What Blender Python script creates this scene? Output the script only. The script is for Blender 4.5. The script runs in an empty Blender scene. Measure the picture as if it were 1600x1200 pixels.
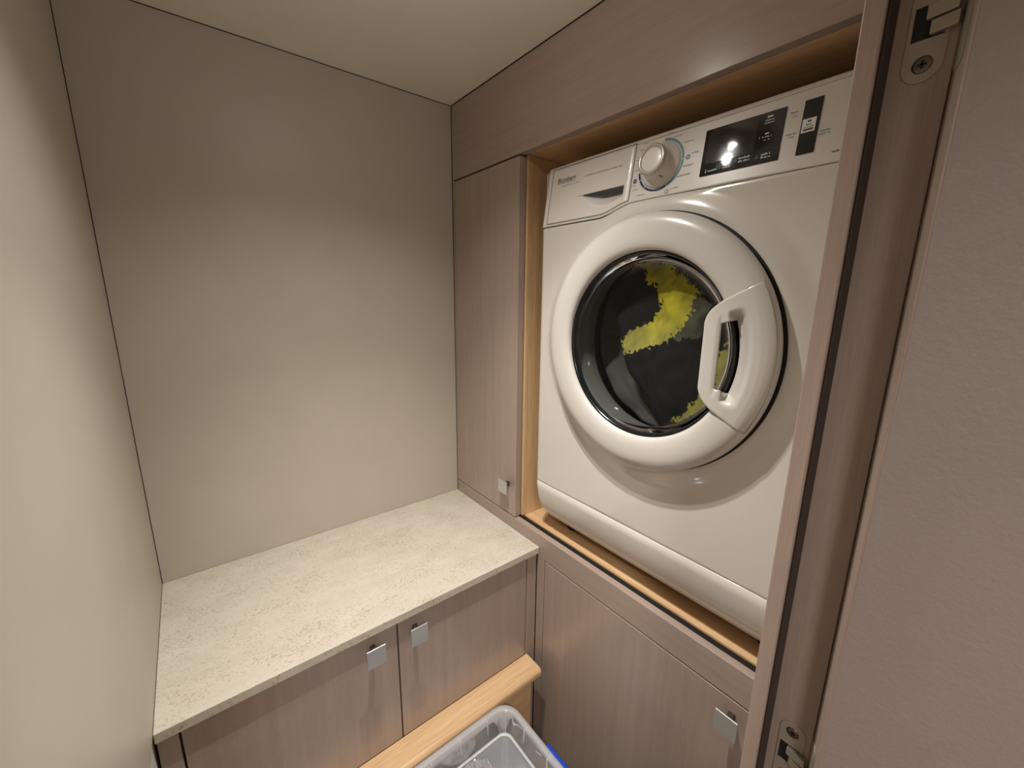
import bpy, bmesh, math, random
from mathutils import Vector, Matrix, noise
random.seed(7)
S = bpy.context.scene
COL = S.collection

# ------------------------------------------------------------------ camera
YAW, PITCH, ROLL, FPX = 0.6698, -0.2119, 0.0109, 639.81
CAM = Vector((-0.6572, -1.1196, 0.6429))
fw = Vector((math.sin(YAW)*math.cos(PITCH), math.cos(YAW)*math.cos(PITCH), math.sin(PITCH)))
r0 = Vector((math.cos(YAW), -math.sin(YAW), 0)); u0 = r0.cross(fw)
rt = r0*math.cos(ROLL) + u0*math.sin(ROLL); up = u0*math.cos(ROLL) - r0*math.sin(ROLL)
cd = bpy.data.cameras.new('camera'); cam = bpy.data.objects.new('camera', cd); COL.objects.link(cam)
cd.sensor_fit = 'HORIZONTAL'; cd.sensor_width = 36; cd.lens = FPX/1600*36; cd.clip_start = .01
m = Matrix((rt, up, -fw)).transposed().to_4x4(); m.translation = CAM
cam.matrix_world = m
S.camera = cam

# ------------------------------------------------------------------ world, light, exposure
W = bpy.data.worlds.new('world'); S.world = W; W.use_nodes = True
W.node_tree.nodes['Background'].inputs[0].default_value = (1, .9, .8, 1)
W.node_tree.nodes['Background'].inputs[1].default_value = 0.02
S.view_settings.view_transform = 'Standard'; S.view_settings.look = 'None'
S.view_settings.gamma = 1; S.view_settings.use_curve_mapping = False
S.view_settings.exposure = 0.10
def spot(name, loc, energy, angle, blend, radius, color, aim=(0, 0, -1)):
    l = bpy.data.lights.new(name, 'SPOT'); l.energy = energy; l.spot_size = math.radians(angle)
    l.spot_blend = blend; l.shadow_soft_size = radius; l.color = color
    o = bpy.data.objects.new(name, l); COL.objects.link(o); o.location = loc
    o.rotation_euler = Vector(aim).to_track_quat('-Z', 'Y').to_euler()
    return o
WARM = (1.0, .965, .915)
H = 1.1614          # ceiling above the worktop
LX = -0.7714        # left wall
D = 0.4139          # worktop depth
FLOOR = -0.80
YF = -0.9906        # inner face of the door wall
LAMP = (-.37, -.575, H - .046)
spot('downlight_beam', (LAMP[0] + .022, LAMP[1] - .016, LAMP[2]), 37.0, 93, 1.0, .007, WARM)
spot('downlight_beam', (LAMP[0] - .022, LAMP[1] + .016, LAMP[2]), 14.5, 136, 1.0, .007, WARM)
pl = bpy.data.lights.new('ceiling_fill', 'POINT'); pl.energy = 0.6; pl.shadow_soft_size = .006; pl.color = WARM  # added fill light to lift the ceiling, just under the lamp
po = bpy.data.objects.new('ceiling_fill', pl); COL.objects.link(po); po.location = (LAMP[0], LAMP[1], LAMP[2]-.006)
HALL = (-.85, -1.75, H - .012)
spot('hall_downlight_beam', HALL, 92.0, 160, 1.0, .11, (1.0, .95, .945))

# ------------------------------------------------------------------ materials
def srgb(r, g, b):
    f = lambda c: (c/255/12.92 if c/255 <= .04045 else ((c/255+.055)/1.055)**2.4)
    return (f(r), f(g), f(b), 1)
def newmat(name):
    mt = bpy.data.materials.new(name); mt.use_nodes = True
    nt = mt.node_tree; return mt, nt, nt.nodes['Principled BSDF']
def plain(name, col, rough=.5, metal=0, coat=0, spec=.5):
    mt, nt, b = newmat(name)
    b.inputs['Base Color'].default_value = col; b.inputs['Roughness'].default_value = rough
    b.inputs['Metallic'].default_value = metal; b.inputs['Coat Weight'].default_value = coat
    b.inputs['Coat Roughness'].default_value = .06; b.inputs['Specular IOR Level'].default_value = spec
    return mt
def coords(nt, scale):
    tc = nt.nodes.new('ShaderNodeTexCoord'); mp = nt.nodes.new('ShaderNodeMapping')
    mp.inputs['Scale'].default_value = scale
    nt.links.new(tc.outputs['Object'], mp.inputs['Vector']); return mp.outputs['Vector']
def noise_tex(nt, vec, scale, detail=4, rough=.6, dist=0):
    n = nt.nodes.new('ShaderNodeTexNoise'); n.inputs['Scale'].default_value = scale
    n.inputs['Detail'].default_value = detail; n.inputs['Roughness'].default_value = rough
    n.inputs['Distortion'].default_value = dist
    nt.links.new(vec, n.inputs['Vector']); return n.outputs['Fac']
def ramp(nt, fac, stops):
    r = nt.nodes.new('ShaderNodeValToRGB'); e = r.color_ramp.elements
    while len(e) < len(stops): e.new(.5)
    for k, (p, c) in enumerate(stops): e[k].position = p; e[k].color = c
    nt.links.new(fac, r.inputs['Fac']); return r.outputs['Color']
def mixc(nt, a, b, fac, mode='MIX'):
    x = nt.nodes.new('ShaderNodeMix'); x.data_type = 'RGBA'; x.blend_type = mode
    for s, v in ((6, a), (7, b)):
        if isinstance(v, tuple): x.inputs[s].default_value = v
        else: nt.links.new(v, x.inputs[s])
    if isinstance(fac, float): x.inputs[0].default_value = fac
    else: nt.links.new(fac, x.inputs[0])
    return x.outputs[2]
def bump(nt, b, h, strength, dist=.001):
    n = nt.nodes.new('ShaderNodeBump'); n.inputs['Strength'].default_value = strength
    n.inputs['Distance'].default_value = dist
    nt.links.new(h, n.inputs['Height']); nt.links.new(n.outputs['Normal'], b.inputs['Normal'])
def wood(name, c0, c1, axis, rough, coarse=1.0, bumps=.15, spec=.5):
    """fine straight grain running along axis 0/1/2"""
    mt, nt, b = newmat(name)
    sc = [1, 1, 1]; sc[axis] = .03
    v = coords(nt, sc)
    f1 = noise_tex(nt, v, 900/coarse, 3, .6); f2 = noise_tex(nt, v, 60/coarse, 4, .6, .3)
    mx = nt.nodes.new('ShaderNodeMath'); mx.operation = 'MULTIPLY_ADD'; mx.inputs[1].default_value = .5
    nt.links.new(f1, mx.inputs[0])
    m2 = nt.nodes.new('ShaderNodeMath'); m2.operation = 'MULTIPLY'; m2.inputs[1].default_value = .5
    nt.links.new(f2, m2.inputs[0]); nt.links.new(m2.outputs[0], mx.inputs[2])
    c = ramp(nt, mx.outputs[0], [(.33, c0), (.67, c1)])
    nt.links.new(c, b.inputs['Base Color']); b.inputs['Roughness'].default_value = rough
    b.inputs['Specular IOR Level'].default_value = spec
    bump(nt, b, mx.outputs[0], bumps, .0006)
    return mt
TA0, TA1 = srgb(156, 138, 126), srgb(172, 155, 142)
taupe_v = wood('taupe_laminate_vertical_grain', TA0, TA1, 2, .25, 1.0, .12, .8)
taupe_y = wood('taupe_laminate_horizontal_grain', TA0, TA1, 1, .28, 1.0, .12, .6)
jambwood = wood('door_frame_veneer', srgb(150, 132, 120), srgb(168, 150, 137), 2, .42)
OA0, OA1 = srgb(190, 150, 106), srgb(232, 198, 154)
oak_x = wood('oak_grain_along_ledge', OA0, OA1, 0, .34, 1.5, .25)
oak_y = wood('oak_grain_along_niche', OA0, OA1, 1, .34, 1.5, .25)
oak_z = wood('oak_grain_upright', OA0, OA1, 2, .36, 1.5, .25)
floorwood = wood('floor_wood', srgb(96, 66, 44), srgb(130, 92, 62), 1, .3, 3)

def vinyl(name, col, rough, scale, strength, var=.06, detail=6):
    mt, nt, b = newmat(name)
    v = coords(nt, (1, 1, 1)); n = noise_tex(nt, v, scale, detail, .65)
    n2 = noise_tex(nt, v, 9, 3, .5)
    dark = tuple(c*(1-var*2) for c in col[:3]) + (1,)
    c = mixc(nt, dark, col, n2)
    nt.links.new(c, b.inputs['Base Color']); b.inputs['Roughness'].default_value = rough
    bump(nt, b, n, strength, .0008); return mt
wallmat = vinyl('grey_beige_wall_panel', srgb(190, 181, 168), .42, 900, .10)
leather = vinyl('leathery_door_skin', srgb(158, 145, 137), .5, 170, .9)
ceilmat = vinyl('ceiling_panel', srgb(238, 231, 220), .6, 500, .06)
lowwall = plain('pale_lower_wall', srgb(205, 200, 190), .5)
hallmat = plain('hall_wall', srgb(214, 205, 194), .6)
black = plain('black_rubber', srgb(16, 14, 13), .6)
rebate_shadem = plain('brown_rebate_shade', srgb(52, 40, 32), .7)
gapm = plain('dark_joint', srgb(38, 28, 22), .8)
white = plain('white_enamel', srgb(209, 203, 195), .20, 0, 1.0)
whitep = plain('white_plastic', srgb(215, 209, 201), .32, 0, .3)
ringm = plain('white_gloss_plastic', srgb(192, 187, 180), .25, 0, .45)
chrome = plain('brushed_nickel', srgb(206, 208, 206), .30, .7)
hingem = plain('satin_nickel', srgb(172, 164, 150), .45, .55)
screwm = plain('screw_steel', srgb(120, 110, 100), .35, 1)
blackgl = plain('black_glass', srgb(9, 9, 10), .03)
bezelm = plain('dark_teal_glass_edge', srgb(14, 18, 18), .18)
screenm = plain('unlit_screen', srgb(46, 44, 40), .05)
silver = plain('silver_plastic', srgb(188, 182, 174), .22, .35)
greytx = plain('grey_print', srgb(96, 92, 88), .5)
palegr = plain('pale_grey_print', srgb(150, 146, 140), .5)
lighttx = plain('white_print', srgb(205, 208, 205), .5)
tealtx = plain('teal_print', srgb(64, 128, 134), .4)
navytx = plain('navy_print', srgb(18, 22, 92), .4)
gasket = plain('grey_rubber', srgb(92, 92, 88), .5)
slotm = plain('dark_grey_slot', srgb(66, 70, 68), .5)
steel = plain('drum_steel', srgb(110, 110, 108), .4, 1)
bluep = plain('blue_plastic', srgb(22, 66, 190), .3)
sticker = plain('white_sticker', srgb(232, 230, 224), .5)

def stone():
    mt, nt, b = newmat('cream_speckled_quartz')
    v = coords(nt, (1, 1.8, 1))
    big = noise_tex(nt, v, 14, 5, .6, .4)
    base = ramp(nt, big, [(.3, srgb(194, 186, 170)), (.7, srgb(206, 198, 183))])
    patch = noise_tex(nt, v, 10, 3, .5, .6)
    sp = noise_tex(nt, v, 210, 3, .55, 1.0)
    ad = nt.nodes.new('ShaderNodeMath'); ad.operation = 'MULTIPLY_ADD'; ad.inputs[1].default_value = .30
    nt.links.new(patch, ad.inputs[0]); nt.links.new(sp, ad.inputs[2])
    spots = ramp(nt, ad.outputs[0], [(.735, (0, 0, 0, 1)), (.785, (1, 1, 1, 1))])
    c = mixc(nt, base, srgb(164, 151, 130), spots)
    fine = noise_tex(nt, v, 260, 2, .6)
    fs = ramp(nt, fine, [(.30, (1, 1, 1, 1)), (.36, (0, 0, 0, 1))])
    c = mixc(nt, c, srgb(178, 167, 147), fs)
    nt.links.new(c, b.inputs['Base Color']); b.inputs['Roughness'].default_value = .38
    return mt
stonem = stone()

def seethrough(name, tint, col, fac, rough, spec_ior=1.45, glossfac=1.0):
    """clear plastic or glass: straight-through view, a milky share, and a Fresnel sheen"""
    mt = bpy.data.materials.new(name); mt.use_nodes = True; nt = mt.node_tree; nt.nodes.clear()
    out = nt.nodes.new('ShaderNodeOutputMaterial'); tr = nt.nodes.new('ShaderNodeBsdfTransparent')
    tr.inputs[0].default_value = tint
    p = nt.nodes.new('ShaderNodeBsdfPrincipled'); p.inputs['Base Color'].default_value = col
    p.inputs['Roughness'].default_value = rough
    m1 = nt.nodes.new('ShaderNodeMixShader'); m1.inputs[0].default_value = fac
    nt.links.new(tr.outputs[0], m1.inputs[1]); nt.links.new(p.outputs[0], m1.inputs[2])
    g = nt.nodes.new('ShaderNodeBsdfGlossy'); g.inputs['Roughness'].default_value = rough*.5
    fr = nt.nodes.new('ShaderNodeFresnel'); fr.inputs[0].default_value = spec_ior
    m2 = nt.nodes.new('ShaderNodeMixShader')
    nt.links.new(fr.outputs[0], m2.inputs[0]); nt.links.new(m1.outputs[0], m2.inputs[1]); nt.links.new(g.outputs[0], m2.inputs[2])
    nt.links.new(m2.outputs[0], out.inputs[0]); return mt
doorglass = seethrough('smoked_door_glass', (.86, .88, .87, 1), (.02, .025, .025, 1), .03, .04, 1.28)
clearbin = seethrough('clear_frosted_plastic', (.93, .94, .95, 1), (.80, .82, .84, 1), .50, .30, 1.30)
clearrib = seethrough('milky_plastic_edge', (.93, .94, .95, 1), (.90, .91, .92, 1), .75, .25, 1.45)
lidm = seethrough('clear_lid_plastic', (.86, .88, .90, 1), (.55, .58, .61, 1), .30, .20, 1.40)
film = seethrough('clear_film', (.97, .97, .98, 1), (.92, .92, .94, 1), .36, .10, 2.2)

# ------------------------------------------------------------------ helpers
def mesh(name, vs, fs, mat, parent=None, smooth=False, bev=0, weld=False, seg=2):
    me = bpy.data.meshes.new(name); me.from_pydata([tuple(v) for v in vs], [], fs); me.update()
    bm = bmesh.new(); bm.from_mesh(me)
    if weld: bmesh.ops.remove_doubles(bm, verts=bm.verts, dist=1e-6)
    bmesh.ops.recalc_face_normals(bm, faces=bm.faces)
    if bev: bmesh.ops.bevel(bm, geom=[e for e in bm.edges if e.calc_face_angle(0) > .4], offset=bev, segments=seg, profile=.5, affect='EDGES', clamp_overlap=True)
    bm.to_mesh(me); bm.free()
    for mm in (mat if isinstance(mat, (list, tuple)) else [mat]): me.materials.append(mm)
    if smooth:
        for p in me.polygons: p.use_smooth = True
    o = bpy.data.objects.new(name, me); COL.objects.link(o)
    if parent: attach(o, parent)
    return o
def attach(o, parent):
    o.parent = parent
    base = parent.matrix_basis.copy()
    if parent.type == 'EMPTY': o.matrix_parent_inverse = Matrix.Translation(-parent.location)
BF = [(0, 3, 2, 1), (4, 5, 6, 7), (0, 1, 5, 4), (1, 2, 6, 5), (2, 3, 7, 6), (3, 0, 4, 7)]
def bv(x0, x1, y0, y1, z0, z1):
    return [(x0, y0, z0), (x1, y0, z0), (x1, y1, z0), (x0, y1, z0), (x0, y0, z1), (x1, y0, z1), (x1, y1, z1), (x0, y1, z1)]
def box(name, x0, x1, y0, y1, z0, z1, mat, parent=None, bev=.0012, seg=2):
    return mesh(name, bv(min(x0, x1), max(x0, x1), min(y0, y1), max(y0, y1), z0, z1), BF, mat, parent, False, bev, seg=seg)
def prism(name, pts, axis, a, b, mat, parent=None, bev=0, seg=2, smooth=False):
    """polygon pts extruded along an axis: axis 'z' pts=(x,y); 'x' pts=(y,z)"""
    f = (lambda p, t: (p[0], p[1], t)) if axis == 'z' else ((lambda p, t: (t, p[0], p[1])) if axis == 'x' else (lambda p, t: (p[0], t, p[1])))
    n = len(pts); vs = [f(p, a) for p in pts] + [f(p, b) for p in pts]
    fs = [tuple(range(n)), tuple(range(2*n-1, n-1, -1))] + [(i, (i+1) % n, n+(i+1) % n, n+i) for i in range(n)]
    return mesh(name, vs, fs, mat, parent, smooth, bev, seg=seg)
def lathe(name, prof, cy, cz, mat, parent=None, n=96, a0=0, a1=2*math.pi):
    """profile (r, x) turned about the x direction"""
    full = abs(a1-a0-2*math.pi) < 1e-6; cols = n if full else n+1
    vs, fs = [], []
    for k in range(cols):
        a = a0+(a1-a0)*k/n
        for r, x in prof: vs.append((x, cy+r*math.cos(a), cz+r*math.sin(a)))
    q = len(prof)
    for k in range(n):
        k2 = (k+1) % cols
        for j in range(q-1): fs.append((k*q+j, k*q+j+1, k2*q+j+1, k2*q+j))
    return mesh(name, vs, fs, mat, parent, True, weld=True)
def grid(name, us, ws, fn, mat, parent=None, keep=None, smooth=True):
    nu, nw = len(us), len(ws); vs = [fn(u, w) for u in us for w in ws]; fs = []
    for i in range(nu-1):
        for j in range(nw-1):
            if keep and not keep((us[i]+us[i+1])/2, (ws[j]+ws[j+1])/2): continue
            fs.append((i*nw+j, i*nw+j+1, (i+1)*nw+j+1, (i+1)*nw+j))
    o = mesh(name, vs, fs, mat, parent, smooth)
    return o
def lin(a, b, n): return [a+(b-a)*i/n for i in range(n+1)]
def sm(t): t = max(0., min(1., t)); return t*t*(3-2*t)
def thing(name, label, cat, loc, group=None):
    o = bpy.data.objects.new(name, None); COL.objects.link(o); o.location = loc; o.empty_display_size = .05
    return tag(o, label, cat, group)
def tag(o, label, cat, group=None):
    o['label'] = label; o['category'] = cat
    if group: o['group'] = group
    return o
def struct(o, label=None):
    o['kind'] = 'structure'
    if label: o['label'] = label
    return o

# ------------------------------------------------------------------ the room shell
T = .04
struct(box('floor', -1.7, 1.2, .05, -2.45, FLOOR-T, FLOOR, floorwood, None, 0), 'brown wooden floor of the laundry room and hall')
struct(box('ceiling', -1.7, 1.2, .05, -2.45, H, H+T, ceilmat, None, 0), 'smooth off-white ceiling panel')
struct(box('wall_back', LX-T, .62, 0, T, FLOOR, H, wallmat, None, 0), 'grey beige panelled wall behind the stone worktop')
struct(box('wall_left', LX-T, LX, 0, YF-.055, -.004, H, wallmat, None, 0), 'grey beige wall panel at the left edge')
struct(box('baseboard_left', LX-T, LX-.003, 0, YF-.055, FLOOR, -.006, lowwall, None, 0), 'pale lower wall section below the left wall panel')
for nm, b in (('trim_1', (LX, LX+.0013, 0, -.0013, .0005, H)), ('trim_2', (-.0013, 0, 0, -.0013, .0005, H)), ('trim_3', (LX, -.003, 0, -.0013, H-.0013, H)),
              ('trim_4', (-.002, 0, -.003, YF, H-.001, H))):
    struct(box(nm, *b, gapm, None, 0), 'thin dark joint line in a wall corner')
# door wall and frame, extruded to full height with a lintel over the opening
DZ = .99
o = prism('wall_front', [(-.14, YF), (-.0006, YF), (-.0006, YF-.055), (-.14, YF-.055)], 'z', FLOOR, H, hallmat); struct(o, 'short wall between the door frame and the washer cupboard')
j = prism('trim_6', [(-.2, YF), (-.2, YF-.0149), (-.175, YF-.0149), (-.175, -1.0471), (-.1405, -1.0345), (-.1405, YF)], 'z', FLOOR, DZ, jambwood, None, .0012)
struct(j, 'taupe wooden door frame post with rebate and concealed hinges')
struct(box('wall_front_lintel', LX, -.1405, YF, YF-.055, DZ+.001, H, hallmat, None, 0), 'wall over the doorway')
struct(box('trim_5', LX+.001, LX+.028, YF, YF-.055, FLOOR, DZ, jambwood), 'wooden door frame post beside the left wall')
# the hall behind the viewer
struct(box('wall_hall_left', -1.7, -1.66, YF-.056, -2.45, FLOOR, H, hallmat, None, 0), 'hall end wall')
struct(box('wall_hall_right', 1.16, 1.2, YF-.056, -2.45, FLOOR, H, hallmat, None, 0), 'hall end wall')
struct(box('wall_hall_back', -1.66, 1.16, -2.41, -2.45, FLOOR, H, hallmat, None, 0), 'hall wall opposite the doorway')
struct(box('wall_hall_front_left', -1.66, LX-T-.001, YF-.056, YF-.016, FLOOR, H, hallmat, None, 0), 'hall wall left of the doorway')
struct(box('wall_hall_front_right', .02, 1.16, -1.16, -1.12, FLOOR, H, hallmat, None, 0), 'hall wall right of the doorway')

# concealed hinges on the frame
def hinge(zc):
    xh = -.175; y0, y1 = -1.0166, -1.0412; yc = (y0+y1)/2; hw = (y0-y1)/2; hl = .0425; sl = .0118
    pts = []
    n = 10
    for k in range(n+1): a = math.pi*k/n; pts.append((yc+hw*math.cos(a), zc+hl-hw+hw*math.sin(a)))
    for k in range(n+1): a = math.pi+math.pi*k/n; pts.append((yc+hw*math.cos(a), zc-hl+hw+hw*math.sin(a)))
    # plate with a slot: outer outline bridged to a rectangular hole
    sy = hw-.0026
    vs, fs = [], []
    def ring(x): return [(x, p[0], p[1]) for p in pts], [(x, yc+a*sy, zc+b*sl) for a, b in ((1, 1), (-1, 1), (-1, -1), (1, -1))]
    bm = bmesh.new()
    front_o, front_i = ring(xh-.0008)
    vo = [bm.verts.new(p) for p in front_o]; vi = [bm.verts.new(p) for p in front_i]
    eo = [bm.edges.new((vo[i], vo[(i+1) % len(vo)])) for i in range(len(vo))]
    ei = [bm.edges.new((vi[i], vi[(i+1) % 4])) for i in range(4)]
    bmesh.ops.triangle_fill(bm, edges=eo+ei, use_beauty=True)
    # outer rim back to the wood, slot walls back to the bottom
    bo = [bm.verts.new((xh+.0002, p[1], p[2])) for p in front_o]
    for i in range(len(vo)): bm.faces.new((vo[i], vo[(i+1) % len(vo)], bo[(i+1) % len(vo)], bo[i]))
    for f in bm.faces: f.material_index = 0
    bi = [bm.verts.new((xh-.0003, p[1], p[2])) for p in front_i]
    for i in range(4): bm.faces.new((vi[i], vi[(i+1) % 4], bi[(i+1) % 4], bi[i])).material_index = 1
    bm.faces.new(bi).material_index = 1
    bmesh.ops.recalc_face_normals(bm, faces=bm.faces)
    me = bpy.data.meshes.new('hinge'); bm.to_mesh(me); bm.free()
    me.materials.append(hingem); me.materials.append(black)
    h = bpy.data.objects.new('hinge', me); COL.objects.link(h); attach(h, j)
    h['label'] = 'satin nickel concealed hinge plate let into the frame'
    for s in (-1, 1):
        zs = zc+s*(hl-.0128)
        sc = lathe('screw', [(.0062, xh-.0008), (.0062, xh-.0011), (.0052, xh-.0017), (0, xh-.0019)], yc, zs, screwm, None, 28)
        attach(sc, h)
        cr = mesh('cross_recess', bv(xh-.00215, xh-.0018, yc-.0028, yc+.0028, zs-.0008, zs+.0008) + bv(xh-.00215, xh-.0018, yc-.0008, yc+.0008, zs-.0028, zs+.0028), BF + [tuple(i+8 for i in f) for f in BF], black)
        me2 = sc.data; 
        bmj = bmesh.new(); bmj.from_mesh(me2); nf = len(bmj.faces); bmj.from_mesh(cr.data)
        bmj.faces.ensure_lookup_table()
        for q, f in enumerate(bmj.faces): f.material_index = 1 if q >= nf else 0
        bmj.to_mesh(me2); bmj.free(); me2.materials.append(black)
        bpy.data.objects.remove(cr)
    # link arms from the slot across to the door edge
    for za, zb, yo in ((zc-.0105, zc-.001, -.0035), (zc+.0005, zc+.0105, .0)):
        a = Vector((xh-.0012, yc+yo+.002)); b2 = Vector((-.1795, -1.0452+yo*.4)); d = (b2-a).normalized(); nrm = Vector((-d.y, d.x))*.0028
        prism('arm', [(a-nrm)[:], (b2-nrm)[:], (b2+nrm)[:], (a+nrm)[:]], 'z', za, zb, hingem, h, .0006)
    return h
hinge(.8545); hinge(.134)
box('rebate_shade', -.1965, -.1753, YF-.0151, YF-.0176, FLOOR+.001, DZ-.001, rebate_shadem, j, .0008)  # dark strip added to stand in for shade in the rebate corner

# the open door, swung out about 110 degrees
dA = Vector((-.2, -1.0565)); ang = math.radians(110)
dn = Vector((math.sin(ang), -math.cos(ang)))          # from the skin back through the leaf
dl = Vector((-math.cos(ang), -math.sin(ang)))         # along the leaf away from the hinge
dr = struct(prism('door_1', [(dA+dl*.0021)[:], (dA+dl*.56)[:], (dA+dl*.56+dn*.038)[:], (dA+dl*.0021+dn*.038)[:]], 'z', FLOOR+.01, DZ-.006, leather, None, 0),
            'open door with a leathery taupe skin, swung out at the right edge')
lip = prism('edge_lipping', [(dA+dl*.0003)[:], (dA+dl*.0020)[:], (dA+dl*.0020+dn*.038)[:], (dA+dl*.0003+dn*.038)[:]], 'z', FLOOR+.01, DZ-.006, jambwood, dr, 0)
for zc in (.8545, .134):
    lf = []
    for k in range(9): a = math.pi*k/8; lf.append((.019+.011*math.cos(a), zc+.0315+.011*math.sin(a)))
    for k in range(9): a = math.pi+math.pi*k/8; lf.append((.019+.011*math.cos(a), zc-.0315+.011*math.sin(a)))
    vs = [((dA+dl*(-.0004)+dn*s).x, (dA+dl*(-.0004)+dn*s).y, z) for s, z in lf] + [((dA+dl*.0002+dn*s).x, (dA+dl*.0002+dn*s).y, z) for s, z in lf]
    n = len(lf)
    mesh('hinge_leaf', vs, [tuple(range(n)), tuple(range(2*n-1, n-1, -1))] + [(i, (i+1) % n, n+(i+1) % n, n+i) for i in range(n)], hingem, dr)

# ------------------------------------------------------------------ worktop and base cabinet
ct = box('countertop', LX+.0005, -.0006, -.0005, -D, -.0185, 0, stonem, None, .0016, 3)
tag(ct, 'cream speckled stone worktop in the corner below the bare wall', 'countertop')
YD = -.4045
bc = thing('base_cabinet', 'low taupe two-door cabinet under the cream stone worktop', 'cabinet', (-.385, YD, FLOOR))
box('carcass', LX+.001, -.001, -.002, YD+.021, FLOOR+.002, -.0195, taupe_v, bc, 0)
box('filler_strip', LX+.001, -.7443, YD+.0205, YD, FLOOR+.002, -.0195, taupe_v, bc)
box('filler_strip', -.0327, -.0008, YD+.0205, YD, FLOOR+.002, -.0195, taupe_v, bc)
def plate_knob(cx, cy, cz, facing, parent, w=.038, h=.0415, gap=.024):
    """square plate on a short block; facing 'y' (towards -y) or 'x' (towards -x)"""
    if facing == 'y':
        k = box('knob', cx-w/2, cx+w/2, cy-gap, cy-gap-.0028, cz-h/2, cz+h/2, chrome, None, .0007)
        st = box('stem', cx-.005, cx+.005, cy-.0002, cy-gap+.0002, cz-.004, cz+.008, screwm, None, .0005)
    else:
        k = box('knob', cx-gap-.0028, cx-gap, cy-w/2, cy+w/2, cz-h/2, cz+h/2, chrome, None, .0007)
        st = box('stem', cx-gap+.0002, cx-.0002, cy-.005, cy+.005, cz-.002, cz+.010, screwm, None, .0005)
    k['label'] = 'square brushed nickel knob plate'
    attach(k, parent); st.parent = k
    return k
dL = box('door', -.7412, -.3905, YD+.0195, YD, -.3215, -.0198, taupe_v, bc)
dR = box('door', -.3875, -.0355, YD+.0195, YD, -.3215, -.0198, taupe_v, bc)
plate_knob(-.4425, YD, -.0545, 'y', dL); plate_knob(-.3515, YD, -.056, 'y', dR)

# oak ledge in front of the base cabinet
lg = thing('oak_ledge', 'light oak ledge with a rounded nosing running along the foot of the cabinet doors', 'ledge', (-.4, -.43, FLOOR))
ZT = -.322
prof = [(YD-.0006, ZT-.026), (YD-.0006, ZT)]
for k in range(9): a = math.pi/2*k/8; prof.append((-.4665+.011-.011*math.sin(a), ZT-.011+.011*math.cos(a)))
for k in range(7): a = math.pi/2*k/6; prof.append((-.4665+.008-.008*math.cos(a), ZT-.018-.008*math.sin(a)))
prism('nosing', prof, 'x', LX+.002, -.030, oak_x, lg, 0)
box('riser', LX+.002, -.052, YD-.001, -.4525, FLOOR+.001, ZT-.0262, oak_x, lg)

# ------------------------------------------------------------------ cupboard wall with the washer niche
YN = -.3130           # niche side
tc = thing('tall_cupboard', 'narrow tall taupe cupboard between the bare wall and the washing machine', 'cabinet', (.15, -.15, .035))
box('carcass', .0215, .6, -.003, YN+.0185, .036, .9655, taupe_v, tc, 0)
box('filler_strip', .0004, .021, -.0030, -.0085, .0365, .9655, taupe_v, tc, .0006)
td = box('door', 0, .02, -.0105, -.3095, .0372, .9625, taupe_v, tc, .0012)
plate_knob(0, -.2795, .1245, 'x', td, .038, .037, .020)

YE = -1.075
hp = struct(box('wall_right', 0, .0195, -.0032, YF+.0004, .9672, H-.0012, taupe_y, None, .001), 'taupe header panel above the washing machine and tall cupboard')
box('header_back', .0197, .6, -.0032, YE, .9852, H-.0012, taupe_y, hp, 0)
struct(box('wall_right_back', .6002, .61, -.003, YE, FLOOR, .985, oak_y, None, 0), 'oak panel at the back of the niche')
wn = thing('washer_niche', 'light oak lining of the niche around the washing machine', 'niche lining', (.3, -.65, .012))
box('niche_ceiling', .024, .6, YN+.0005, YE, .9690, .9848, oak_y, wn, .0008)
box('niche_side', .024, .6, YN, YN+.018, .0352, .9688, oak_z, wn, .0008)
box('niche_side', .024, .6, YE-.018, YE, .0352, .9688, oak_z, wn, .0008)
box('niche_floor', .0335, .6, YN+.018, YE, .0150, .0345, oak_y, wn, .0008)
box('seal_strip', .0168, .0332, YN, YF-.06, .012, .0305, black, wn, .0006)
wc = thing('under_washer_cabinet', 'taupe cabinet with one wide door and a top rail below the washing machine', 'cabinet', (.3, -.7, FLOOR))
box('front_rail', 0, .0165, -.0006, YF+.0004, -.0294, .0342, taupe_y, wc, .0012)
box('stile', .0002, .02, YD-.001, -.4332, FLOOR+.002, -.0302, taupe_v, wc)
wd = box('door', 0, .0195, -.4356, YF+.0015, -.72, -.0322, taupe_v, wc)
plate_knob(0, -.911, -.0645, 'x', wd, .0365, .0415, .0225)
box('toe_kick', .03, .05, YD-.001, YF, FLOOR+.001, -.722, gapm, wc, 0)
box('carcass', .0215, .6, YD-.02, YE, FLOOR+.08, -.032, taupe_v, wc, 0)

# ------------------------------------------------------------------ washing machine
YL = -.3824; WW = .598; XW = .007; TT = math.tan(.15); cs, sn = math.cos(.15), math.sin(.15)
WY, WZ = YL-.299, .5559
wm = thing('washing_machine', 'white front-loading washing machine built into the oak-lined niche', 'washing machine', (.3, WY, .035))
EU = [0, .0006, .002, .004, .0065, .009, .012]
def edge(u, r=.012):
    e = min(u, WW-u)
    return r-math.sqrt(max(0, r*r-(r-e)**2)) if e < r else 0.
US = EU + lin(.012, WW-.012, 150)[1:-1] + [WW-e for e in reversed(EU)]
def seam(u): return .7938+.0172*sm((u-.165)/.085)
bp_ = [(.021, .912), (.024, .130), (.074, .056), (.56, .056), (.56, .912)]
mesh('body', [(x, YL-.0004, z) for x, z in bp_]+[(x, YL-WW+.0004, z) for x, z in bp_], [(0, 1, 2, 3, 4), (9, 8, 7, 6, 5), (2, 3, 8, 7), (3, 4, 9, 8), (4, 0, 5, 9)], white, wm)
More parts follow.
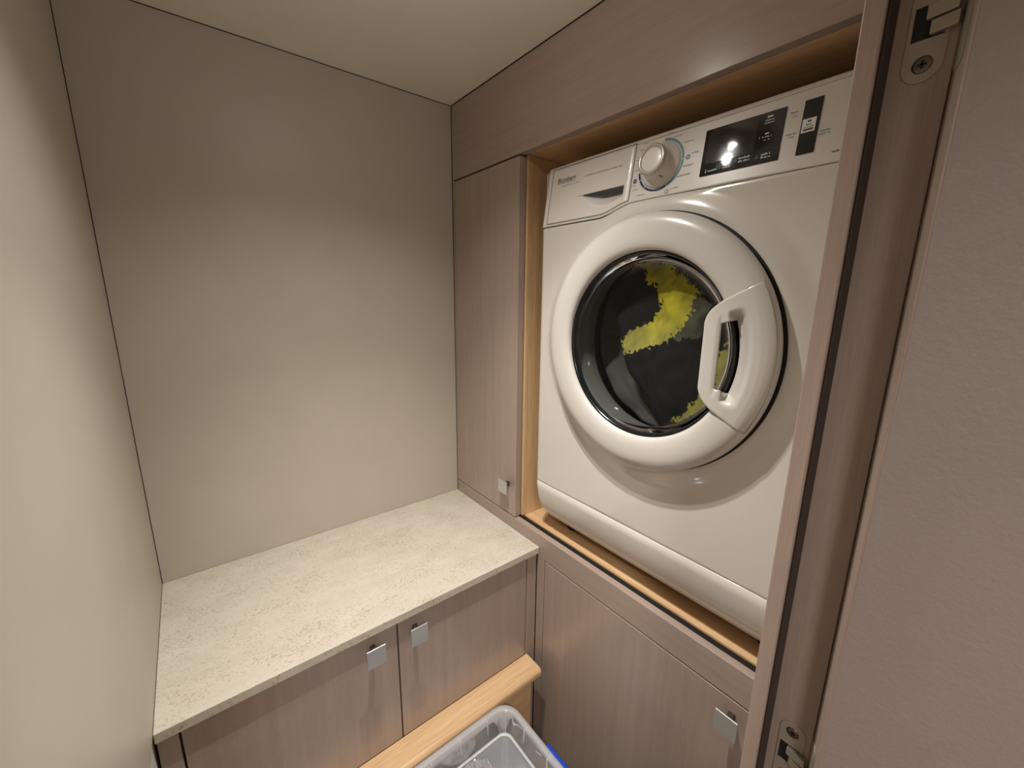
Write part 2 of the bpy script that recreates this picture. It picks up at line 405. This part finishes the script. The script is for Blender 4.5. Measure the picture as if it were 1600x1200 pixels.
for fx in (.10, .50):
    for fy in (YL-.06, YL-WW+.06):
        f = lathe('foot', [(0, .0348), (.02, .0348), (.02, .042), (.012, .045), (.012, .058)], 0, 0, black, None, 20)
        for v in f.data.vertices: x, y, z = v.co; v.co = (fx+z, fy+y, x)
        attach(f, wm)
# front sheet with a moulded swelling around the porthole
def front(u, w):
    z0, z1 = .1788, seam(u)-.0004
    z = z0+(z1-z0)*w; y = YL-u; r = math.hypot(y-WY, z-WZ)
    b = .0085*sm(1-(r-.236)/.034) if r < .27 else 0
    x = XW-b+edge(u)
    if w > .9995: x += .0012
    if w < .0005: x += .0012
    return (x, y, z)
ws = [0, .004] + lin(.004, .996, 160)[1:-1] + [.996, 1]
grid('front_sheet', US, ws, front, white, wm, keep=lambda u, w: math.hypot(YL-u-WY, .1792+(seam(u)-.18)*w-WZ) > .205)
# kick plate
KP = [(.178, .0085), (.1770, XW), (.157, .0085), (.140, .0115), (.121, .0160), (.105, .0220), (.092, .0290), (.080, .0380), (.070, .0475), (.061, .0585), (.0535, .0690), (.0510, .0740), (.0510, .085)]
vs = []; fs = []
for u in US:
    for z, x in KP: vs.append((x+edge(u), YL-u, z))
q = len(KP)
for i in range(len(US)-1):
    for k in range(q-1): fs.append((i*q+k, i*q+k+1, (i+1)*q+k+1, (i+1)*q+k))
mesh('kick_plate', vs, fs, whitep, wm, True)
box('joint_shadow', .0105, .016, YL-.004, YL-WW+.004, .1740, .1825, gapm, wm, 0)
# control fascia, leaning back
def fx_(z): return XW+TT*(z-.81)
ZTOP = .921
DU0, DU1, DZT = .021, .2352, .9135
def dzb(u): return .8002+.0160*sm((u-.168)/.072)
def fascia(u, w):
    z0 = seam(u)+.0004; z = z0+(ZTOP-z0)*min(w, 1); x = fx_(z)+edge(u)
    if w < .0005: x += .0016
    t = ZTOP-z; rr = .007
    if t < rr: x += rr-math.sqrt(max(0, rr*rr-(rr-t)**2))
    if w > 1: x += .03
    return (x, YL-u, z)
ws = [0, .006] + lin(.006, .94, 40)[1:] + lin(.94, 1, 10)[1:] + [1.1]
cp = grid('control_fascia', US, ws, fascia, whitep, wm,
     keep=lambda u, w: not (DU0+.004 < u < DU1-.004 and dzb(u)+.003 < seam(u)+(ZTOP-seam(u))*w < DZT-.003))
def pp(u, z, off=0.): return (fx_(z)-off*cs, YL-u, z+off*sn)
def plate(name, pts, a, b, mat, parent, bev=0):
    n = len(pts); vs = [pp(u, z, a) for u, z in pts]+[pp(u, z, b) for u, z in pts]
    fs = [tuple(range(n)), tuple(range(2*n-1, n-1, -1))]+[(i, (i+1) % n, n+(i+1) % n, n+i) for i in range(n)]
    return mesh(name, vs, fs, mat, parent, False, bev)
def rect(u0, u1, z0, z1): return [(u0, z0), (u1, z0), (u1, z1), (u0, z1)]
def bar_group(name, bars, off, mat, parent):
    vs, fs = [], []
    for u0, u1, z0, z1 in bars:
        k = len(vs); vs += [pp(u0, z0, off), pp(u1, z0, off), pp(u1, z1, off), pp(u0, z1, off)]
        fs.append((k, k+1, k+2, k+3))
    return mesh(name, vs, fs, mat, parent)
def textish(u, z, w, h, seed):
    """a row of tiny glyph-sized marks where the print is too small to read"""
    rr = random.Random(seed); out = []; p = u
    while p < u+w-.0006:
        g = rr.uniform(.0007, .0013)
        if rr.random() < .12: p += .0012; continue
        hh = h*rr.choice((.62, .62, .62, 1)); out.append((p, min(p+g, u+w), z, z+hh)); p += g+.00045
    return out
# dark outline of the drawer, then the drawer front with its finger scoop
OUT = []
for u in lin(DU0, DU1, 40): OUT.append((u, dzb(u)))
OUT += [(DU1-.0, DZT), (DU0, DZT)]
dw = []
def drawer(u, w):
    zb = dzb(u); ZS = .8455
    z = zb+(ZS-zb)*w if w <= 1 else (ZS+.00015 if w < 1.02 else ZS+(DZT-ZS)*(w-1))
    off = .0009; d = 0
    if w <= 1 and .0995 < u < .2208:
        zl = .8455-.0305*sm((u-.0995)/.075) + (.010*sm((u-.185)/.036))
        if z > zl:
            dm = .026*sm((u-.0995)/.07)
            d = dm*((z-zl)/(ZS-zl+1e-6))**1.15
    e = min(u-DU0, DU1-u, z-zb, DZT-z)
    if e < .0008: off -= .0012*(1-e/.0008)
    return pp(u, z, off-d)
dus = [DU0, DU0+.0008]+lin(DU0+.0008, .2206, 90)[1:]+[.2209, .2225, DU1-.0008, DU1]
dws = [0, .02]+lin(.02, 1, 30)[1:]+[1.01]+lin(1.03, 2-.012, 14)+[2]
dwr = grid('detergent_drawer', dus, dws, drawer, [whitep, slotm], wm)
jw = dws.index(1.01)-1
for ii in range(len(dus)-1):
    if .118 < dus[ii] < .2208: dwr.data.polygons[ii*(len(dws)-1)+jw].material_index = 1
vs = [pp(u, z, .0003) for u, z in OUT]
OUT2 = [(DU0-.0014, dzb(DU0)-.0014)]+[(u, dzb(u)-.0014) for u in lin(DU0+.005, DU1-.005, 36)]+[(DU1+.0014, dzb(DU1)-.0010), (DU1+.0014, DZT+.0014), (DU0-.0014, DZT+.0014)]
IN2 = [(DU0+.001, dzb(DU0)+.001)]+[(u, dzb(u)+.001) for u in lin(DU0+.005, DU1-.005, 36)]+[(DU1-.001, dzb(DU1)+.001), (DU1-.001, DZT-.001), (DU0+.001, DZT-.001)]
n = len(OUT2)
mesh('drawer_joint', [pp(u, z, .00025) for u, z in OUT2]+[pp(u, z, .00025) for u, z in IN2], [(i, (i+1) % n, n+(i+1) % n, n+i) for i in range(n)], greytx, dwr)
def text(body, u, z, width, off, mat, parent, bold=0.0):
    cu = bpy.data.curves.new('lettering', 'FONT'); cu.body = body; cu.size = 1; cu.offset = bold; cu.resolution_u = 3
    t = bpy.data.objects.new('lettering', cu); COL.objects.link(t)
    dg = bpy.context.evaluated_depsgraph_get(); me = bpy.data.meshes.new_from_object(t.evaluated_get(dg))
    bpy.data.objects.remove(t)
    xs = [v.co.x for v in me.vertices]; k = width/(max(xs)-min(xs)); x0 = min(xs)
    for v in me.vertices: v.co = pp(u+(v.co.x-x0)*k, z+v.co.y*k*1.02, off)
    me.materials.clear(); me.materials.append(mat)
    o = bpy.data.objects.new('lettering', me); COL.objects.link(o); attach(o, parent); return o
lg_ = text('Blomberg', .0395, .8828, .053, .00115, greytx, dwr, .02); lg_['label'] = 'dark grey maker lettering'
bar_group('underline', [(.0392, .0905, .8803, .8812)], .00115, greytx, dwr)
bar_group('small_print', textish(.0525, .8735, .051, .0024, 3), .00115, palegr, dwr)
bar_group('small_print', textish(.115, .8815, .096, .0032, 4), .00115, palegr, dwr)
# programme dial
DC = (.2917, .865)
def disc_pts(r, n=40, a0=0, a1=2*math.pi): return [(DC[0]+r*math.cos(a0+(a1-a0)*i/n), DC[1]+r*math.sin(a0+(a1-a0)*i/n)) for i in range(n)]
def dial_lathe(name, prof, mat, parent, n=64):
    vs, fs = [], []; q = len(prof)
    for k in range(n):
        a = 2*math.pi*k/n
        for r, h in prof: vs.append(pp(DC[0]+r*math.cos(a), DC[1]+r*math.sin(a)*cs, h))
    for k in range(n):
        for i in range(q-1): fs.append((k*q+i, k*q+i+1, ((k+1) % n)*q+i+1, ((k+1) % n)*q+i))
    return mesh(name, vs, fs, mat, parent, True, weld=True)
dial = dial_lathe('dial', [(.0378, .0002), (.0372, .002), (.0345, .0045), (.030, .008), (.0262, .013), (.0245, .019), (.0240, .0235)], whitep, wm)
dial_lathe('dial_bezel', [(.0240, .0232), (.0252, .0240), (.0256, .0262), (.0250, .0285), (.0232, .0300), (.0210, .0298), (.0192, .0285), (.0188, .0275)], silver, dial)
dial_lathe('dial_cap', [(.0189, .0276), (.0175, .0280), (.009, .0284), (0, .0285)], whitep, dial)
pz = mesh('pointer', [pp(DC[0]+.0125+a, DC[1]-.0245+b, h) for a, b, h in ((-.003, .003, .0155), (.0045, -.001, .012), (.005, -.003, .0113), (-.001, -.001, .014))], [(0, 1, 2, 3)], palegr, dial)
def arc(name, a0, a1, r0_, r1_, mat):
    n = max(4, int(abs(a1-a0)/4)); vs, fs = [], []
    for i in range(n+1):
        a = math.radians(a0+(a1-a0)*i/n)
        vs += [pp(DC[0]+r0_*math.cos(a), DC[1]+r0_*math.sin(a)*cs, .0005), pp(DC[0]+r1_*math.cos(a), DC[1]+r1_*math.sin(a)*cs, .0005)]
    for i in range(n): fs.append((2*i, 2*i+1, 2*i+3, 2*i+2))
    return mesh(name, vs, fs, mat, cp)
for a0, a1 in ((88, 2), (0, -63)):
    o = arc('teal_arc', a0, a1, .0392, .0427, tealtx)
for a0, a1 in ((-66, -98), (-99, -128), (-130, -152), (-154, -172)):
    arc('navy_arc', a0, a1, .0392, .0427, navytx)
def dot(u, z, r, mat, inner):
    vs, fs = [], []; n = 20
    for i in range(n):
        a = 2*math.pi*i/n
        vs += [pp(u+r*math.cos(a), z+r*math.sin(a), .0005), pp(u+inner*math.cos(a), z+inner*math.sin(a), .0005)]
    for i in range(n): fs.append((2*i, 2*i+1, 2*((i+1) % n)+1, 2*((i+1) % n)))
    mesh('printed_symbol', vs, fs, mat, cp)
dot(.3412, .8665, .0038, tealtx, .0016); dot(.2440, .8478, .0038, navytx, .0015); dot(.3122, .8185, .0036, palegr, .0020)
for k, (u, z, w) in enumerate(((.279, .9115, .013), (.298, .9128, .012), (.310, .9045, .016), (.331, .8905, .017), (.3475, .8700, .012), (.3345, .8525, .019), (.3265, .8385, .024), (.318, .8210, .015),
                               (.252, .9085, .009), (.245, .8990, .012), (.240, .8830, .011), (.2385, .8655, .010), (.2375, .8395, .010), (.2405, .8320, .010), (.252, .8210, .016))):
    bar_group('small_print', textish(u, z, w, .0022, 20+k), .0005, palegr, cp)
# display and touch strip
ds = plate('display_panel', rect(.3675, .4783, .8300, .8978), .0002, .0016, blackgl, wm)
plate('screen', rect(.3733, .4443, .8470, .8952), .0014, .00185, screenm, ds)
bars = textish(.3805, .8345, .013, .0028, 50)+textish(.402, .8385, .012, .0030, 51)+textish(.402, .8345, .012, .0030, 52)
bars += textish(.4250, .8425, .016, .0030, 53)+textish(.4250, .8380, .016, .0030, 54)+textish(.4560, .8400, .013, .0028, 55)+textish(.4560, .8360, .013, .0028, 56)
bars += textish(.4530, .8860, .013, .0020, 57)+textish(.4530, .8825, .013, .0020, 58)+textish(.4530, .8640, .013, .0022, 59)+textish(.4560, .8600, .008, .0022, 60)+[(.4490, .4496, .8640, .8668)]
bars += [(.3765, .3775, .8330, .8385), (.4555, .4625, .8900, .8925), (.4560, .4610, .8680, .8700)]
bar_group('display_print', bars, .0018, lighttx, ds)
for bl in ([(.3935, .3985, .8350, .8356), (.3935, .3941, .8350, .8425), (.3979, .3985, .8350, .8425), (.3935, .3985, .8384, .8390), (.3935, .3985, .8419, .8425)],
           [(.4190, .4230, .8400, .8407), (.4205, .4211, .8400, .8446), (.4190, .4230, .8440, .8446)], [(.4480, .4530, .8375, .8382), (.4500, .4506, .8375, .8420)]):
    bar_group('display_icon', bl, .0018, tealtx, ds)
st = plate('touch_strip', rect(.4997, .5200, .8300, .8978), .0002, .0014, blackgl, wm)
sk = plate('sticker', rect(.5012, .5166, .8567, .8737), .0014, .0018, sticker, st)
bar_group('sticker_print', [(.5068, .5112, .8690, .8714)]+textish(.5060, .8650, .006, .0022, 70)+[(.5030, .5145, .8585, .8612)]+textish(.5030, .8622, .011, .0018, 71), .0020, greytx, sk)
for k, (u, z, w) in enumerate(((.4840, .8865, .009), (.4870, .8815, .006), (.4830, .8590, .012), (.4865, .8550, .007), (.5225, .8535, .012), (.5225, .8495, .012), (.5395, .8240, .014))):
    bar_group('small_print', textish(u, z, w, .0026, 80+k), .0005, palegr if k < 6 else greytx, cp)
# porthole door: ring, handle section, bezel, glass bowl
RP = [(.1665, -.0165), (.1670, -.0235), (.1700, -.0270), (.1760, -.0298), (.1860, -.0318), (.1980, -.0326), (.2080, -.0322), (.2155, -.0304), (.2210, -.0276), (.2255, -.0238), (.2280, -.0190), (.2287, -.0130), (.2270, -.0070), (.2200, -.0035), (.2080, -.0030)]
PH = math.radians(29.6)
door = lathe('porthole_door', RP, WY, WZ, ringm, wm, 132, -math.pi+PH, math.pi-PH)
def ringx(r):
    for (ra, xa), (rb, xb) in zip(RP[1:], RP[2:]):
        if ra <= r <= rb: return xa+(xb-xa)*(r-ra)/(rb-ra)
    return RP[1][1]
RIN = [(0, .1215), (23, .1322), (25.5, .1372), (27.5, .1440), (28.8, .1530), (29.4, .1640), (30, .1680)]
def rin(ph):
    d = abs(math.degrees(ph))
    for (a, ra), (b, rb) in zip(RIN, RIN[1:]):
        if a <= d <= b:
            if a == 0: return .1215/math.cos(ph)
            return ra+(rb-ra)*(d-a)/(b-a)
    return .168
HA = math.radians(18.6)
def handle(ph, w):
    ri = rin(ph); hi = max(.1490/math.cos(ph), ri+.0015); ho = max(.1738, hi+.0015)
    if w <= 1: r = ri+(hi-ri)*w
    elif w <= 2: r = hi+(ho-hi)*(w-1)
    else: r = ho+(.2270-ho)*(w-2)
    x = -.0345 if r < .185 else (-.0345*(1-sm((r-.185)/.02)) + (ringx(r)-.0008)*sm((r-.185)/.02))
    ed = r-ri
    if ed < .007: x += .0065*(1-math.sqrt(max(0, 1-(1-ed/.007)**2)))
    if abs(ph) < math.radians(23.5):
        k = sm((math.radians(23.5)-abs(ph))/math.radians(5))
        if hi-.006 < r <= hi+1e-9: x += .0025*k*sm(1-(hi-r)/.006)
        if r >= ho-1e-9: x += .0165*k*sm(1-(r-ho)/.026)
    if PH-abs(ph) < .004: x += .0010
    return (x, WY-r*math.cos(ph), WZ+r*math.sin(ph))
phs = sorted(set([-PH, PH, -PH+.003, PH-.003, -HA, HA]+[round(v, 5) for v in lin(-PH+.006, PH-.006, 70)]))
hws = lin(0, 1, 14)+lin(1, 2, 5)[1:]+lin(2, 3, 26)[1:]
hnd = grid('door_handle', phs, hws, handle, ringm, None, keep=lambda p, w: not (1 < w < 2 and abs(p) < HA))
attach(hnd, door); hnd.parent = door
md = hnd.modifiers.new('thickness', 'SOLIDIFY'); md.thickness = .010; md.offset = -1
bm = bmesh.new(); bm.from_mesh(hnd.data)
if sum(f.normal.x for f in bm.faces) > 0: bmesh.ops.reverse_faces(bm, faces=bm.faces)
bm.to_mesh(hnd.data); bm.free()
# outer rim of the ring behind the handle section
rim = lathe('door_rim', [(.2262, -.0252), (.2283, -.0195), (.2287, -.0130), (.2270, -.0070), (.2200, -.0035), (.2080, -.0030)], WY, WZ, ringm, None, 40, math.pi-PH, math.pi+PH); rim.parent = door
bz = lathe('glass_bezel', [(.1690, -.0120), (.1672, -.0178), (.1655, -.0190), (.1625, -.0172), (.1606, -.0120), (.1600, -.0060)], WY, WZ, bezelm, None, 96); bz.parent = door
gb = lathe('glass_bowl', [(.1602, -.0080), (.1580, .000), (.1540, .010), (.1460, .018), (.1280, .0245), (.080, .0285), (.04, .0297), (0, .030)], WY, WZ, doorglass, None, 96); gb.parent = door
bs = lathe('door_back', [(.2080, -.0030), (.2080, .0035), (.1700, .0040), (.1690, -.0120)], WY, WZ, black, None, 96); bs.parent = door
dg_ = lathe('door_gap', [(.2312, -.0024), (.212, -.0024)], WY, WZ, black, None, 96); dg_.parent = door
lathe('gasket', [(.235, .0012), (.172, .0052), (.1710, .012), (.1700, .020), (.1680, .034), (.1670, .052), (.1700, .060), (.2400, .066)], WY, WZ, gasket, wm, 96)
lathe('drum', [(.2400, .067), (.2420, .20), (.2420, .40), (.18, .42), (0, .42)], WY, WZ, steel, wm, 72)

# laundry inside the drum: one black and yellow printed garment pressed to the glass
MAIN = [(0.085, 0.149), (0.044, 0.156), (-0.003, 0.15), (-0.021, 0.136), (-0.046, 0.115), (-0.067, 0.097), (-0.062, 0.07), (-0.054, 0.044), (-0.033, 0.021), (-0.009, 0.004), (0.024, -0.011), (0.075, -0.027), (0.093, -0.001), (0.06, 0.022), (0.037, 0.034), (0.013, 0.043), (0.009, 0.06), (-0.003, 0.075), (0.007, 0.086), (0.013, 0.105), (0.031, 0.116), (0.041, 0.128), (0.047, 0.141)]
LOW = [(-0.037, -0.148), (-0.053, -0.136), (-0.07, -0.113), (-0.09, -0.079), (-0.113, -0.089), (-0.107, -0.101), (-0.087, -0.122), (-0.057, -0.141)]
RGT = [(-0.112, -0.069), (-0.112, -0.038), (-0.113, -0.017), (-0.125, 0.008), (-0.128, 0.022), (-0.145, -0.021), (-0.135, -0.068)]
GRY = [(-0.025, 0.136), (-0.054, 0.115), (-0.09, 0.077), (-0.097, 0.043), (-0.079, 0.018), (-0.038, 0.011), (-0.021, 0.013), (-0.054, 0.044), (-0.063, 0.094)]
LEFT = [(.17, .150), (.135, .135), (.138, .102), (.106, .040), (.080, -.034), (.068, -.058), (.035, -.094), (.0, -.15), (-.02, -.17)]
def inside(p, poly):
    c = False; n = len(poly)
    for i in range(n):
        a, b = poly[i], poly[i-1]
        if (a[1] > p[1]) != (b[1] > p[1]) and p[0] < (b[0]-a[0])*(p[1]-a[1])/(b[1]-a[1])+a[0]: c = not c
    return c
def leftlim(z):
    for (ya, za), (yb, zb) in zip(LEFT, LEFT[1:]):
        if zb <= z <= za: return yb+(ya-yb)*(z-zb)/(za-zb)
    return .17 if z > 0 else -.02
N = 210; L0, L1 = -.168, .168
def fold(dy, dz):
    r = math.hypot(dy, dz)
    n1 = noise.noise(Vector((dy*16, dz*11, 3.1))); n2 = noise.noise(Vector((dy*45+n1*2, dz*28, 8.7)))
    x = .0430+.006*n1+.003*n2+.010*(r/.16)**4
    e = leftlim(dz)+.006*noise.noise(Vector((dz*40, 1, 1)))-dy
    if e < .02: x += .014*(1-max(e, -.01)/.02)**2*.5
    return max(x, .0335)
vs = []; cols = []
for i in range(N+1):
    for k in range(N+1):
        dy = L0+(L1-L0)*i/N; dz = L0+(L1-L0)*k/N
        vs.append((fold(dy, dz), WY+dy, WZ+dz))
        w = Vector((dy*42, dz*42, 0)); w2 = Vector((dy*130, dz*130, 5))
        w3 = Vector((dy*300, dz*220, 9)); q_ = w3+Vector((3, 8, 1))
        p = (dy+.008*noise.noise(w)+.008*noise.noise(w2)+.006*noise.noise(w3), dz+.008*noise.noise(w+Vector((9, 4, 2)))+.008*noise.noise(w2+Vector((5, 5, 5)))+.006*noise.noise(q_))
        v = .78+.4*noise.noise(Vector((dy*30, dz*24, 17)))+.25*noise.noise(Vector((dy*90+dz*40, dz*70, 3)))
        if inside(p, MAIN) or inside(p, LOW) or inside(p, RGT):
            k2 = sm((dz+.03)/.12)
            cols.append((.52*v*(.8+.2*k2)+.04, .45*v*(.85+.15*k2)+.035, .025+.06*(1-k2), 1))
        elif inside(p, GRY): cols.append((.105*v, .105*v, .075*v, 1))
        else: cols.append((.010, .010, .011, 1))
fs = []
for i in range(N):
    for k in range(N):
        dy = L0+(L1-L0)*(i+.5)/N; dz = L0+(L1-L0)*(k+.5)/N
        if math.hypot(dy, dz) > .166 or dy > leftlim(dz)+.006*noise.noise(Vector((dz*40, 1, 1))): continue
        fs.append((i*(N+1)+k, i*(N+1)+k+1, (i+1)*(N+1)+k+1, (i+1)*(N+1)+k))
me = bpy.data.meshes.new('garment'); me.from_pydata(vs, [], fs); me.update()
ca = me.color_attributes.new('print', 'FLOAT_COLOR', 'POINT')
for i, c in enumerate(cols): ca.data[i].color = c
bm = bmesh.new(); bm.from_mesh(me); bmesh.ops.delete(bm, geom=[v for v in bm.verts if not v.link_faces], context='VERTS'); bm.to_mesh(me); bm.free()
for p in me.polygons: p.use_smooth = True
mt, nt, b = newmat('printed_fabric'); at = nt.nodes.new('ShaderNodeAttribute'); at.attribute_name = 'print'
nt.links.new(at.outputs['Color'], b.inputs['Base Color']); b.inputs['Roughness'].default_value = .8; b.inputs['Specular IOR Level'].default_value = .2
me.materials.append(mt)
gm = bpy.data.objects.new('garment', me); COL.objects.link(gm)
md = gm.modifiers.new('cloth_thickness', 'SOLIDIFY'); md.thickness = .002; md.offset = 0
tag(gm, 'black and yellow patterned garment behind the glass of the washing machine', 'garment')

def backcloth(a, w):
    r = .005+.175*w; dy, dz = r*math.cos(a), r*math.sin(a)
    return (.094+.008*noise.noise(Vector((dy*20, dz*20, 5)))+.003*noise.noise(Vector((dy*60, dz*60, 2))), WY+dy, WZ+dz)
g2 = grid('garment', lin(0, 2*math.pi, 64), lin(0, 1, 30), backcloth, plain('dark_grey_cloth', srgb(82, 81, 77), .85, 0, 0, .2))
md = g2.modifiers.new('cloth_thickness', 'SOLIDIFY'); md.thickness = .002; md.offset = 0
tag(g2, 'plain dark grey cloth at the left behind the glass of the washing machine', 'garment')

# ------------------------------------------------------------------ clear storage bin in front of the ledge
BX0, BX1, BY0, BY1, BZ = -.60, -.1445, -.90, -.4690, -.330
bn = thing('storage_bin', 'clear frosted plastic storage bin with a ribbed rim and blue side clip', 'storage bin', ((BX0+BX1)/2, (BY0+BY1)/2, FLOOR))
def rrect(inset, z, r, n=8):
    x0, x1, y0, y1 = BX0+inset, BX1-inset, BY0+inset, BY1-inset; out = []
    for cx, cy, a0 in ((x1-r, y1-r, 0), (x0+r, y1-r, 90), (x0+r, y0+r, 180), (x1-r, y0+r, 270)):
        for k in range(n+1): a = math.radians(a0+90*k/n); out.append((cx+r*math.cos(a), cy+r*math.sin(a), z))
    return out
def shell(name, loops, mat, parent, cap=False):
    vs = [p for l in loops for p in l]; n = len(loops[0]); fs = []
    for q in range(len(loops)-1):
        for i in range(n): fs.append((q*n+i, q*n+(i+1) % n, (q+1)*n+(i+1) % n, (q+1)*n+i))
    if cap: fs.append(tuple(range((len(loops)-1)*n, len(loops)*n)))
    return mesh(name, vs, fs, mat, parent, True)
o = shell('shell', [rrect(.0130, BZ-.001, .034), rrect(.0150, BZ-.004, .032), rrect(.0165, BZ-.020, .030), rrect(.0180, BZ-.035, .029), rrect(.0205, BZ-.064, .022)], clearbin, bn)
o = shell('rim', [rrect(.0004, BZ-.0150, .0436), rrect(0, BZ-.002, .044), rrect(.0010, BZ, .043), rrect(.0120, BZ, .034), rrect(.0130, BZ-.0010, .034)], clearbin, bn)
o = shell('inner_ridge', [rrect(.0205, BZ-.0640, .022), rrect(.0210, BZ-.0625, .0215), rrect(.0228, BZ-.0625, .0205), rrect(.0232, BZ-.0650, .0200)], clearrib, bn)
o = shell('lower_shell', [rrect(.0232, BZ-.0652, .020), rrect(.030, -.55, .020), rrect(.042, FLOOR+.012, .018), rrect(.050, FLOOR+.002, .012)], clearbin, bn, True)
o = shell('recessed_lid', [rrect(.0232, BZ-.0652, .0200), rrect(.0236, BZ-.0660, .0196)], lidm, bn, True)
def rib(p, q, wdir):
    """thin fin between rim edge point p and wall point q (both x,y)"""
    d = Vector(wdir)*.0006
    vs = []
    for s in (-1, 1):
        for (x, y), z in ((p, BZ-.002), (p, BZ-.014), (q, BZ-.062), (q, BZ-.002)):
            vs.append((x+d.x*s, y+d.y*s, z))
    mesh('rib', vs, [(0, 1, 2, 3), (7, 6, 5, 4), (0, 4, 5, 1), (1, 5, 6, 2), (2, 6, 7, 3), (3, 7, 4, 0)], clearrib, bn)
for x in (-.2170, -.2900, -.3620, -.4340, -.5060): rib((x, BY1-.001), (x, BY1-.0185), (1, 0))
for y in (-.552, -.629, -.706, -.783): rib((BX1-.001, y), (BX1-.0185, y), (0, 1))
c45 = math.sqrt(.5); cc = (BX1-.044, BY1-.044)
rib((cc[0]+.0425*c45, cc[1]+.0425*c45), (cc[0]+.024*c45, cc[1]+.024*c45), (c45, -c45))
cl = box('side_clip', BX1+.0008, BX1+.0105, -.605, -.760, BZ-.070, BZ-.004, bluep, bn, .003, 3); cl['label'] = 'blue plastic side clip'

# crumpled clear bag lying in the bin
def bag(u, w):
    cx, cy = -.278, -.538; a = u; r = w*.042
    x = cx+r*math.cos(a)*1.1; y = cy+r*math.sin(a)
    n = noise.noise(Vector((x*22, y*22, 1.3)))+.7*noise.noise(Vector((x*70, y*70, 7)))+.45*noise.noise(Vector((x*150, y*150, 4)))
    z = -.3945+.024*(1-w**3)+.024*max(n, -.6)*(1-w**3)+.0006
    return (x, y, z)
bgm = grid('plastic_bag', lin(0, 2*math.pi, 90), lin(0.001, 1, 44), bag, film)
for p in bgm.data.polygons: p.use_smooth = False
tag(bgm, 'crumpled clear plastic bag lying in the recess of the storage bin', 'bag')

# ------------------------------------------------------------------ downlights in the ceiling
lens = bpy.data.materials.new('lit_lamp_lens'); lens.use_nodes = True
nt = lens.node_tree; nt.nodes.clear(); e = nt.nodes.new('ShaderNodeEmission'); e.inputs[0].default_value = (1, .9, .76, 1); e.inputs[1].default_value = 60
o_ = nt.nodes.new('ShaderNodeOutputMaterial'); nt.links.new(e.outputs[0], o_.inputs[0])
def zlathe(name, prof, cx, cy, mat, parent, n=32):
    f = lathe(name, [(r, z) for r, z in prof], 0, 0, mat, None, n)
    for v in f.data.vertices: x, y, z = v.co; v.co = (cx+y, cy+z, x)
    attach(f, parent); return f
def downlight(loc, label, lenses, dp):
    t = thing('downlight', label, 'lamp', (loc[0], loc[1], H))
    zlathe('housing', [(0, H-.0004), (.034, H-.0004), (.034, H-dp+.004), (.030, H-dp), (.0, H-dp)], loc[0], loc[1], chrome, t)
    for dx, dy, r in lenses:
        zlathe('lens', [(r, H-dp-.0001), (r*.8, H-dp-.0025), (0, H-dp-.0035)], loc[0]+dx, loc[1]+dy, lens, t, 20)
downlight(LAMP, 'round nickel ceiling lamp puck with two bulbs above the worktop', ((.022, -.016, .009), (-.022, .016, .009)), .036)  # housing hung low to suit the added ceiling fill light
downlight(HALL, 'round nickel ceiling downlight in the hall', ((0, 0, .026),), .006)
